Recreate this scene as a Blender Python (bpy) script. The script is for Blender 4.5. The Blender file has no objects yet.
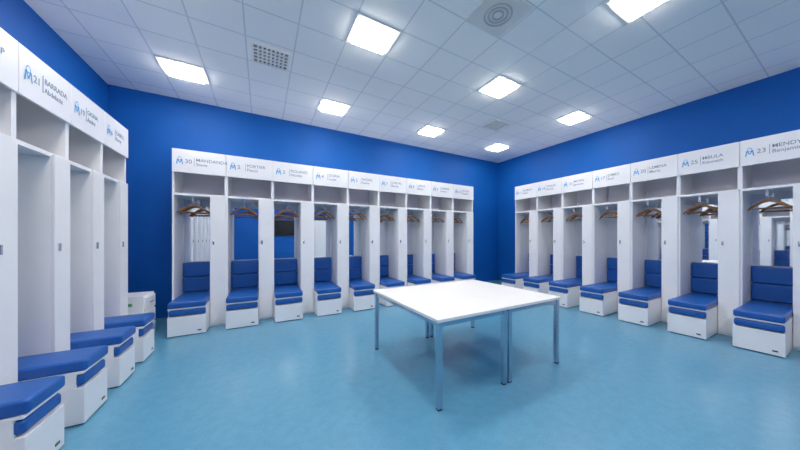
import bpy, bmesh, math, random
from mathutils import Vector, Matrix
random.seed(4)
sc=bpy.context.scene
try:
    sc.view_settings.view_transform='Standard'
    sc.view_settings.look='None'
    sc.view_settings.gamma=1.05
except Exception as e: print(e)
T=1.25; C=1.3; H=2.185
TH=math.radians(30.55)
# ------------------------------------------------------------ materials
def mat(name,col,rough=.5,metal=0,spec=.5,noise=0,nscale=20,bump=0,col2=None,emit=None,es=0,coat=0):
    m=bpy.data.materials.new(name); m.use_nodes=True
    nt=m.node_tree; b=nt.nodes['Principled BSDF']
    b.inputs['Base Color'].default_value=(*col,1); b.inputs['Roughness'].default_value=rough
    b.inputs['Metallic'].default_value=metal; b.inputs['Specular IOR Level'].default_value=spec
    if coat: b.inputs['Coat Weight'].default_value=coat; b.inputs['Coat Roughness'].default_value=.12
    if noise or bump:
        tc=nt.nodes.new('ShaderNodeTexCoord'); n=nt.nodes.new('ShaderNodeTexNoise')
        n.inputs['Scale'].default_value=nscale; n.inputs['Detail'].default_value=6
        nt.links.new(tc.outputs['Object'],n.inputs['Vector'])
        if noise:
            r=nt.nodes.new('ShaderNodeValToRGB')
            c2=col2 or tuple(c*(1-noise) for c in col)
            r.color_ramp.elements[0].color=(*c2,1); r.color_ramp.elements[1].color=(*col,1)
            r.color_ramp.elements[0].position=.35; r.color_ramp.elements[1].position=.65
            nt.links.new(n.outputs['Fac'],r.inputs['Fac']); nt.links.new(r.outputs['Color'],b.inputs['Base Color'])
        if bump:
            bp=nt.nodes.new('ShaderNodeBump'); bp.inputs['Strength'].default_value=bump; bp.inputs['Distance'].default_value=.01
            nt.links.new(n.outputs['Fac'],bp.inputs['Height']); nt.links.new(bp.outputs['Normal'],b.inputs['Normal'])
    if emit:
        b.inputs['Emission Color'].default_value=(*emit,1); b.inputs['Emission Strength'].default_value=es
    return m
M_wall=mat('blue_wall_paint',(.0,.092,.40),.6,spec=.25,noise=.06,nscale=3,bump=.02)
M_floor=mat('blue_linoleum',(.105,.325,.50),.27,noise=.09,nscale=14)
nt=M_floor.node_tree; rp=[n for n in nt.nodes if n.bl_idname=='ShaderNodeValToRGB'][0]
tc=[n for n in nt.nodes if n.bl_idname=='ShaderNodeTexCoord'][0]
n2=nt.nodes.new('ShaderNodeTexNoise'); n2.inputs['Scale'].default_value=90; n2.inputs['Detail'].default_value=3
nt.links.new(tc.outputs['Object'],n2.inputs['Vector'])
r2=nt.nodes.new('ShaderNodeValToRGB'); r2.color_ramp.elements[0].position=.38; r2.color_ramp.elements[1].position=.62
r2.color_ramp.elements[0].color=(.86,.88,.90,1); r2.color_ramp.elements[1].color=(1,1,1,1)
nt.links.new(n2.outputs['Fac'],r2.inputs['Fac'])
mx=nt.nodes.new('ShaderNodeMix'); mx.data_type='RGBA'; mx.blend_type='MULTIPLY'; mx.inputs['Factor'].default_value=1
nt.links.new(rp.outputs['Color'],mx.inputs['A']); nt.links.new(r2.outputs['Color'],mx.inputs['B'])
nt.links.new(mx.outputs['Result'],nt.nodes['Principled BSDF'].inputs['Base Color'])
M_white=mat('white_laminate',(.87,.87,.90),.32,noise=.02,nscale=5)
M_back=mat('grey_laminate',(.78,.78,.88),.45,noise=.03,nscale=5)
M_mirror=mat('mirror_glass',(.88,.91,.94),.02,metal=1,noise=.01,nscale=2)
M_cush=mat('blue_vinyl',(.005,.09,.40),.40,noise=.12,nscale=60,bump=.15)
M_wood=mat('hanger_wood',(.30,.13,.05),.4,noise=.3,nscale=30)
M_steel=mat('steel',(.62,.64,.67),.2,metal=1,noise=.05)
M_chrome=mat('brushed_metal_leg',(.55,.62,.70),.22,metal=1,noise=.06,nscale=12)
M_dark=mat('dark_plastic',(.02,.02,.025),.35,noise=.1)
M_table=mat('table_laminate',(.90,.89,.87),.28,noise=.015,nscale=8)
M_logo=mat('logo_blue',(.05,.34,.70),.5,noise=.02)
M_ink=mat('grey_blue_ink',(.18,.25,.36),.5,noise=.02)
M_lamp=mat('lamp_diffuser',(.9,.9,.9),.5,noise=.01,emit=(1,.955,.89),es=46)
M_frame=mat('lamp_frame',(.88,.84,.78),.4,noise=.02)
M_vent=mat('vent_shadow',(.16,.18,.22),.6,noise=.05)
M_green=mat('green_label',(.1,.45,.2),.5,noise=.02)
M_screen=mat('tv_screen',(.01,.01,.012),.12,noise=.1)
# ceiling
def ceil_mat(x0,y0,tx,ty):
    m=bpy.data.materials.new('ceiling_tiles'); m.use_nodes=True; nt=m.node_tree; b=nt.nodes['Principled BSDF']
    b.inputs['Roughness'].default_value=.8
    g=nt.nodes.new('ShaderNodeNewGeometry'); s=nt.nodes.new('ShaderNodeSeparateXYZ'); nt.links.new(g.outputs['Position'],s.inputs[0])
    def mm(op,a,bv,c=None):
        n=nt.nodes.new('ShaderNodeMath'); n.operation=op
        for i,v in enumerate((a,bv)):
            if isinstance(v,(int,float)): n.inputs[i].default_value=v
            elif v is not None: nt.links.new(v,n.inputs[i])
        return n.outputs[0]
    outs=[]
    for k,(o,t) in zip(('X','Y'),((x0,tx),(y0,ty))):
        a=mm('DIVIDE',mm('SUBTRACT',s.outputs[k],o),t)
        fr=mm('FRACT',a,None)
        d=mm('ABSOLUTE',mm('SUBTRACT',fr,.5),None)
        outs.append(mm('GREATER_THAN',d,.5-.007/t))
    ln=mm('MAXIMUM',outs[0],outs[1])
    n=nt.nodes.new('ShaderNodeTexNoise'); n.inputs['Scale'].default_value=60; nt.links.new(g.outputs['Position'],n.inputs['Vector'])
    r=nt.nodes.new('ShaderNodeValToRGB'); r.color_ramp.elements[0].color=(.89,.88,.87,1); r.color_ramp.elements[1].color=(.95,.94,.92,1)
    nt.links.new(n.outputs['Fac'],r.inputs['Fac'])
    mx=nt.nodes.new('ShaderNodeMix'); mx.data_type='RGBA'; nt.links.new(ln,mx.inputs['Factor'])
    nt.links.new(r.outputs['Color'],mx.inputs['A']); mx.inputs['B'].default_value=(.66,.67,.69,1)
    nt.links.new(mx.outputs['Result'],b.inputs['Base Color'])
    return m
# ------------------------------------------------------------ helpers
def box(bm,x0,x1,y0,y1,z0,z1,bev=0,seg=2):
    r=bmesh.ops.create_cube(bm,size=1)
    vs=r['verts']
    for v in vs:
        v.co=Vector(((x0+x1)/2+v.co.x*(x1-x0),(y0+y1)/2+v.co.y*(y1-y0),(z0+z1)/2+v.co.z*(z1-z0)))
    if bev:
        es=list({e for v in vs for e in v.link_edges})
        bmesh.ops.bevel(bm,geom=es,offset=bev,segments=seg,profile=.5,affect='EDGES')
def tube(bm,pts,r,n=8,closed=False):
    pts=[Vector(p) for p in pts]; rings=[]
    N=len(pts)
    for i,p in enumerate(pts):
        a=pts[max(i-1,0)]; b=pts[min(i+1,N-1)]
        d=(b-a).normalized()
        up=Vector((0,1,0)) if abs(d.y)<.9 else Vector((1,0,0))
        s=d.cross(up).normalized(); u=s.cross(d).normalized()
        rr=r[i] if isinstance(r,(list,tuple)) else r
        rings.append([bm.verts.new(p+s*rr*math.cos(2*math.pi*k/n)+u*rr*math.sin(2*math.pi*k/n)) for k in range(n)])
    for i in range(N-1):
        for k in range(n):
            bm.faces.new((rings[i][k],rings[i][(k+1)%n],rings[i+1][(k+1)%n],rings[i+1][k]))
    bm.faces.new(rings[0][::-1]); bm.faces.new(rings[-1])
def mesh(name,fn,m,smooth=False):
    bm=bmesh.new(); fn(bm); bmesh.ops.recalc_face_normals(bm,faces=bm.faces)
    me=bpy.data.meshes.new(name); bm.to_mesh(me); bm.free(); me.materials.append(m)
    if smooth:
        for p in me.polygons: p.use_smooth=True
    return me
def obj(name,data,parent=None,loc=(0,0,0),rot=(0,0,0)):
    o=bpy.data.objects.new(name,data); sc.collection.objects.link(o)
    o.location=loc; o.rotation_euler=rot
    if parent: o.parent=parent
    return o
def single(name,boxes,m,bev=0):
    return obj(name,mesh(name,lambda bm:[box(bm,*b,bev) for b in boxes],m))
# ------------------------------------------------------------ room
XL=-1.509*T; XR=2.71*H; YB=2.518*H; YF=-2.3; ZC=C+H; w=.12
single('floor',[(XL-w,XR+w,YF-w,YB+w,-.1,0)],M_floor)
single('wall_back',[(XL-w,XR+w,YB,YB+w,0,ZC)],M_wall)
single('wall_front',[(XL-w,XR+w,YF-w,YF,0,ZC)],M_wall)
single('wall_left',[(XL-w,XL,YF,YB,0,ZC)],M_wall)
single('wall_right',[(XR,XR+w,YF,YB,0,ZC)],M_wall)
LX=[-.4,.472,1.36,2.233]; LX=[x*H for x in LX]; LY=[y*H for y in (2.085,1.252,.42,-.41)]
tx=.8777*H/4; ty=.8316*H/4
single('ceiling',[(XL-w,XR+w,YF-w,YB+w,ZC,ZC+.1)],ceil_mat(LX[0]-tx/2,LY[0]-ty/2,tx,ty))
single('baseboard_back',[(XL,XR,YB-.012,YB,0,.08)],M_floor)
single('baseboard_left',[(XL,XL+.012,YF,YB-.012,0,.08)],M_floor)
single('baseboard_right',[(XR-.012,XR,YF,YB-.012,0,.08)],M_floor)
# ------------------------------------------------------------ ceiling lamps
a=tx*.48; b_=ty*.48
def lamp_frame(bm):
    f=.045
    for q in ((-a,a,-b_,-b_+f),(-a,a,b_-f,b_),(-a,-a+f,-b_+f,b_-f),(a-f,a,-b_+f,b_-f)):
        box(bm,*q,-.012,0)
    for k in (-.33,.33):
        box(bm,-a+f,a-f,k*b_-.006,k*b_+.006,-.036,-.031)
fm=mesh('frame',lamp_frame,M_frame)
dm=mesh('diffuser',lambda bm: box(bm,-a+.046,a-.046,-b_+.046,b_-.046,-.030,-.001),M_lamp)
for j,y in enumerate(LY):
    for i,x in enumerate(LX):
        if j==2 and i==3: continue
        if j==2 and i==2: y2=y+.05*H
        else: y2=y
        e=obj('ceiling_light_panel',None,loc=(x,y2,ZC))
        obj('frame',fm,e); obj('diffuser',dm,e)
# vents
def grille(bm):
    for q in ((-a,a,-b_,-b_+.03),(-a,a,b_-.03,b_),(-a,-a+.03,-b_+.03,b_-.03),(a-.03,a,-b_+.03,b_-.03)): box(bm,*q,-.015,0)
    n=8
    for i in range(1,n):
        x=-a+.03+(2*a-.06)*i/n; box(bm,x-.011,x+.011,-b_+.03,b_-.03,-.012,-.002)
    for i in range(1,5):
        y=-b_+.03+(2*b_-.06)*i/5; box(bm,-a+.03,a-.03,y-.014,y+.014,-.013,-.003)
gm=mesh('grille',grille,M_frame); gd=mesh('duct_shade',lambda bm: box(bm,-a+.02,a-.02,-b_+.02,b_-.02,-.002,-.0005),M_vent)  # flat dark sheet: shade inside the vent put into its colour
for x,y,s in ((.043,1.681,.88),(1.783,1.681,.8)):
    e=obj('ceiling_vent_grille',None,loc=(x*H,y*H,ZC)); e.scale=(s,s,1)
    obj('grille',gm,e); obj('duct_shade',gd,e)
def diff(bm):
    box(bm,-a,a,-b_,b_,-.012,0)
def rings(bm):
    for r in (.13,.09,.05):
        pts=[(r*math.cos(t*math.pi/16),r*math.sin(t*math.pi/16),-.014) for t in range(33)]
        tube(bm,pts,.008,6)
e=obj('ceiling_air_diffuser',None,loc=(.907*H,.843*H,ZC))
obj('plate',mesh('plate',diff,mat('diffuser_plate',(.74,.72,.69),.5,noise=.03)),e)
obj('rings',mesh('rings',rings,mat('diffuser_rings',(.48,.48,.48),.5,noise=.03)),e)
# ------------------------------------------------------------ lockers
HL=C+T; D=.530; cw=.194; t=.02
ZS=C+.485*T; ZP=C+.74*T
cache={}
def hanger(bm,x,y,z,ang,wd=.165):
    ca,sa=math.cos(ang),math.sin(ang)
    def q(a_,h): return (x+a_*ca,y+a_*sa,z+h)
    tube(bm,[q(-wd,-.155),q(-wd*.75,-.105),q(-wd*.3,-.055),q(0,-.04),q(wd*.3,-.055),q(wd*.75,-.105),q(wd,-.155)],[.010,.015,.015,.014,.015,.015,.010],8)
    tube(bm,[q(-wd*.9,-.140),q(wd*.9,-.140)],.007,6)
def hook(bm,x,y,z,ang):
    ca,sa=math.cos(ang),math.sin(ang)
    pts=[(0,-.045),(0,-.02),(.012,-.012),(.018,0),(.012,.013),(0,.018),(-.012,.013),(-.017,.002)]
    tube(bm,[(x+p*ca,y+p*sa,z+h) for p,h in pts],.003,6)
HV=[[(.10,.25),(.18,-.2),(.30,.5)],[(.10,-.3),(.20,.35)],[(.12,.1),(.20,.6),(.28,-.45)]]
def parts(W,P):
    if (W,P) in cache: return cache[(W,P)]
    ox=W-cw
    def carc(bm):
        box(bm,0,t,0,D,0,HL,.001,1)
        box(bm,ox,W,.0,D,0,ZS,.001,1)
        box(bm,W-t,W,0,D,ZS+.025,HL,.001,1)
        box(bm,t,W-t,.0,D,ZS,ZS+.03,.001,1)
        box(bm,t,W-t,.0,D,HL-.02,HL)
        box(bm,t,ox,0,D,.0,.05)
    def back(bm):
        box(bm,t,ox,D-.012,D,.05,ZS); box(bm,t,W-t,D-.012,D,ZS+.03,HL-.02)
    def plate(bm): box(bm,.003,W-.003,-.02,-.001,ZP,HL,.002,1)
    def door(bm): box(bm,ox+.004,W-.004,-.018,-.001,.03,ZS+.02,.002,1)
    def lock(bm):
        box(bm,ox+.035,ox+.055,-.030,-.018,1.20,1.26,.003)
    def mirror(bm): box(bm,t+.012,ox-.012,D-.018,D-.013,.93,ZS-.10)
    def cush(bm):
        box(bm,t+.004,ox-.004,-P,D-.09,.372,.452,.020,4)
        box(bm,t+.008,ox-.008,-P+.015,D-.1,.272,.345,.018,4)
        box(bm,t+.006,ox-.006,D-.085,D-.02,.455,.685,.020,4)
        box(bm,t+.006,ox-.006,D-.085,D-.02,.69,.92,.020,4)
    def boxb(bm):
        box(bm,t+.002,ox-.002,-P+.01,-.001,.012,.26,.002,1)
        box(bm,t+.002,t+.018,-P+.05,-.001,.26,.36)
        box(bm,ox-.018,ox-.002,-P+.05,-.001,.26,.36)
        box(bm,t+.002,ox-.002,-P+.015,D-.09,.355,.372,.002,1)
    def plinth(bm): box(bm,t+.03,ox-.03,-P+.04,-.002,0,.012); box(bm,ox-.09,ox-.05,-P+.007,-P+.011,.05,.066)
    def rail(bm):
        tube(bm,[((t+ox)/2,.03,ZS-.08),((t+ox)/2,D-.02,ZS-.08)],.009,8)
        box(bm,(t+ox)/2-.012,(t+ox)/2+.012,.05,.07,ZS-.08,ZS); box(bm,(t+ox)/2-.012,(t+ox)/2+.012,D-.1,D-.08,ZS-.08,ZS)
    def hr(bm,v,f):
        for yy,an in HV[v]: f(bm,(t+ox)/2,yy,ZS-.09,an)
    wd=min(.19,(ox-t)/2-.015)
    d=dict(carcass=mesh('carcass',carc,M_white),back_panel=mesh('back_panel',back,M_back),name_board=mesh('name_board',plate,M_white),
      door=mesh('door',door,M_white),lock=mesh('lock',lock,M_steel),mirror=mesh('mirror',mirror,M_mirror),
      cushions=mesh('cushions',cush,M_cush,False),bench_box=mesh('bench_box',boxb,M_white),plinth=mesh('plinth',plinth,M_dark),rail=mesh('rail',rail,M_steel))
    for v in range(3):
        d['hangers%d'%v]=mesh('hangers',lambda bm:hr(bm,v,lambda b,x,y,z,an:hanger(b,x,y,z,an,wd)),M_wood,True)
        d['hooks%d'%v]=mesh('hanger_hooks',lambda bm:hr(bm,v,hook),M_steel,True)
    cache[(W,P)]=d; return d
def logo(bm):
    y=-.0225
    n=24
    ro,ri=.026,.019
    vo=[bm.verts.new((ro*math.cos(2*math.pi*k/n),y,.03+ro*math.sin(2*math.pi*k/n))) for k in range(n)]
    vi=[bm.verts.new((ri*math.cos(2*math.pi*k/n),y,.03+ri*math.sin(2*math.pi*k/n))) for k in range(n)]
    for k in range(n): bm.faces.new((vo[k],vo[(k+1)%n],vi[(k+1)%n],vi[k]))
    for xa,za,xb,zb in ((-.040,-.05,-.028,.02),(-.028,.02,0,-.03),(0,-.03,.028,.02),(.028,.02,.040,-.05)):
        hw=.007
        bm.faces.new([bm.verts.new(p) for p in ((xa-hw,y-.0004,za),(xa+hw,y-.0004,za),(xb+hw,y-.0004,zb),(xb-hw,y-.0004,zb))])
logo_me=mesh('logo',logo,M_logo)
bar_me=mesh('bar',lambda bm: box(bm,-.002,.002,-.022,-.02,-.06,.06),M_ink)
def text(s,size,m,parent,loc,align='LEFT'):
    cu=bpy.data.curves.new('lettering','FONT'); cu.body=s; cu.size=size; cu.extrude=.0006; cu.offset=.0002
    cu.align_x=align; cu.materials.append(m)
    return obj('lettering',cu,parent,loc,(math.pi/2,0,0))
def locker(loc,rot,W,P,name,k,hang=True):
    d=parts(W,P); e=obj('locker_with_bench',None,loc=loc,rot=(0,0,rot))
    for n in ('carcass','back_panel','name_board','door','lock','mirror','cushions','bench_box','plinth','rail'):
        if n=='rail' and not hang: continue
        obj(n,d[n],e)
    if hang:
        obj('hangers',d['hangers%d'%(k%3)],e); obj('hanger_hooks',d['hooks%d'%(k%3)],e)
    zc=(ZP+HL)/2; s=W/.614
    o=obj('logo',logo_me,e,(.085*s,0,zc)); o.scale=(.8,1,1); obj('bar',bar_me,e,(.245*s,0,zc))
    num,a1,a2=name
    text(num,.080*s,M_ink,e,(.140*s,-.021,zc-.028))
    text(a1,.064*s,M_ink,e,(.262*s,-.021,zc+.010)); text(a2,.060*s,M_ink,e,(.262*s,-.021,zc-.052))
names_b=[('30','MANDANDA','Steve'),('2','PORTIER','Pascal'),('3','ROLAND','Nicolas'),('4','DORIA','Lucas'),('5','NADAL','Karim'),('7','CHEVAL','Benoit'),('8','LEROY','Mario'),('9','GIRARD','Andre'),('10','PAYAN','Dimitri')]
names_r=[('11','ROMAO','Alaix'),('14','THAUV','Florian'),('15','MOREL','Jeremie'),('17','DIMEC','Rod'),('20','LEMINA','Mario'),('25','MBULA','Kenneth'),('23','MENDY','Benjamin'),('24','FANNI','Rod'),('26','AKER','Brice')]
names_l=[('6','CABELL','Remy'),('19','GIGNA','Andre'),('21','BARRADA','Abdelaziz'),('18','OCAMP','Lucas'),('16','SAMBA','Brice'),('22','AYEW','Andre'),('27','DJADJE','Brice'),('28','RABIL','Gilles')]
Wb=.4911*T; Wr=.475*T; Wl=.43*T
for i in range(9): locker((-.863*T+i*Wb,3.947*T,0),0,Wb-.0005,.26*T,names_b[i],i)
for i in range(9): locker((4.28*T,3.535*T-i*Wr,0),-math.pi/2,Wr-.0005,.41*T,names_r[i],i+1)
for i in range(8): locker((-1.084*T,3.497*T-(i+1)*Wl,0),math.pi/2,Wl-.0005,.24*T,names_l[i],i+2,False)
# ------------------------------------------------------------ tables
th=.532*C
def mk_table(x0,x1,y0,y1):
    cx,cy=(x0+x1)/2,(y0+y1)/2; hx,hy=(x1-x0)/2-.002,(y1-y0)/2
    e=obj('table',None,loc=(cx,cy,0))
    obj('top',mesh('top',lambda bm: box(bm,-hx,hx,-hy,hy,th-.025,th,.002,1),M_table),e)
    L=.04
    def legs(bm):
        for sx in (-1,1):
            for sy in (-1,1):
                X=sx*(hx-.012-L/2); Y=sy*(hy-.012-L/2)
                box(bm,X-L/2,X+L/2,Y-L/2,Y+L/2,.012,th-.026,.002,1)
        for sy in (-1,1):
            Y=sy*(hy-.012-L/2); box(bm,-hx+.052,hx-.052,Y-.012,Y+.012,th-.065,th-.026)
        for sx in (-1,1):
            X=sx*(hx-.012-L/2); box(bm,X-.012,X+.012,-hy+.052,hy-.052,th-.065,th-.026)
    obj('frame',mesh('frame',legs,M_chrome),e)
    def feet(bm):
        for sx in (-1,1):
            for sy in (-1,1):
                X=sx*(hx-.012-L/2); Y=sy*(hy-.012-L/2); box(bm,X-.017,X+.017,Y-.017,Y+.017,0,.012)
    obj('feet',mesh('feet',feet,M_dark),e)
mk_table(.862*C,1.452*C,1.25*C,2.28*C)
mk_table(1.452*C,2.055*C,1.25*C,2.28*C)
# ------------------------------------------------------------ small cabinet in the corner
e=obj('drawer_cabinet',None,loc=(-1.40*T,3.62*T,0))
cwid=.40*T; cd=.30*T; ch=.47*T
obj('body',mesh('body',lambda bm:(box(bm,0,cwid,0,cd,.02,ch,.006,2)),M_white),e)
obj('drawer_fronts',mesh('drawer_fronts',lambda bm:[box(bm,cwid,cwid+.015,.012,cd-.012,z,z+.16,.004,2) for z in (.04,.22,.40)],M_white),e)
obj('handles',mesh('handles',lambda bm:[box(bm,cwid+.015,cwid+.03,cd/2-.05,cd/2+.05,z,z+.012,.003) for z in (.12,.30,.48)],M_steel),e)
obj('foot',mesh('foot',lambda bm:box(bm,.03,cwid-.03,.03,cd-.03,0,.02),M_dark),e)
obj('label',mesh('label',lambda bm:box(bm,cwid*.5,cwid*.8,-.002,-.0005,ch-.12,ch-.08),M_green),e)
# ------------------------------------------------------------ things on the front wall (seen in mirrors)
e=obj('wall_television',None,loc=(1.0,YF,1.75))
obj('bezel',mesh('bezel',lambda bm:box(bm,-.6,.6,.01,.06,-.35,.35,.01),M_dark),e)
obj('screen',mesh('screen',lambda bm:box(bm,-.57,.57,.06,.063,-.32,.32),M_screen),e)
obj('bracket',mesh('bracket',lambda bm:box(bm,-.1,.1,.0,.01,-.1,.1),M_dark),e)
e=obj('door_1',None,loc=(2.6,YF,0))
obj('leaf',mesh('leaf',lambda bm:box(bm,-.45,.45,.0,.03,.005,2.1,.003),M_white),e)
obj('frame',mesh('frame',lambda bm:[box(bm,-.52,-.455,0,.04,0,2.17),box(bm,.455,.52,0,.04,0,2.17),box(bm,-.455,.455,0,.04,2.105,2.17)],M_frame),e)
obj('handle',mesh('handle',lambda bm:(box(bm,.36,.40,.03,.08,1.03,1.06,.004),box(bm,.26,.40,.07,.085,1.03,1.06,.004)),M_steel),e)
# ------------------------------------------------------------ world + camera
wd_=bpy.data.worlds.new('world'); sc.world=wd_; wd_.use_nodes=True
wd_.node_tree.nodes['Background'].inputs[0].default_value=(.6,.7,.9,1); wd_.node_tree.nodes['Background'].inputs[1].default_value=.2
cam=bpy.data.cameras.new('camera'); co=bpy.data.objects.new('camera',cam); sc.collection.objects.link(co)
co.location=(0,0,C); co.rotation_euler=(math.pi/2,0,-TH)
cam.sensor_width=36; cam.lens=266/800*36; cam.shift_x=-19/800; cam.shift_y=13/800; cam.clip_start=.02
sc.camera=co
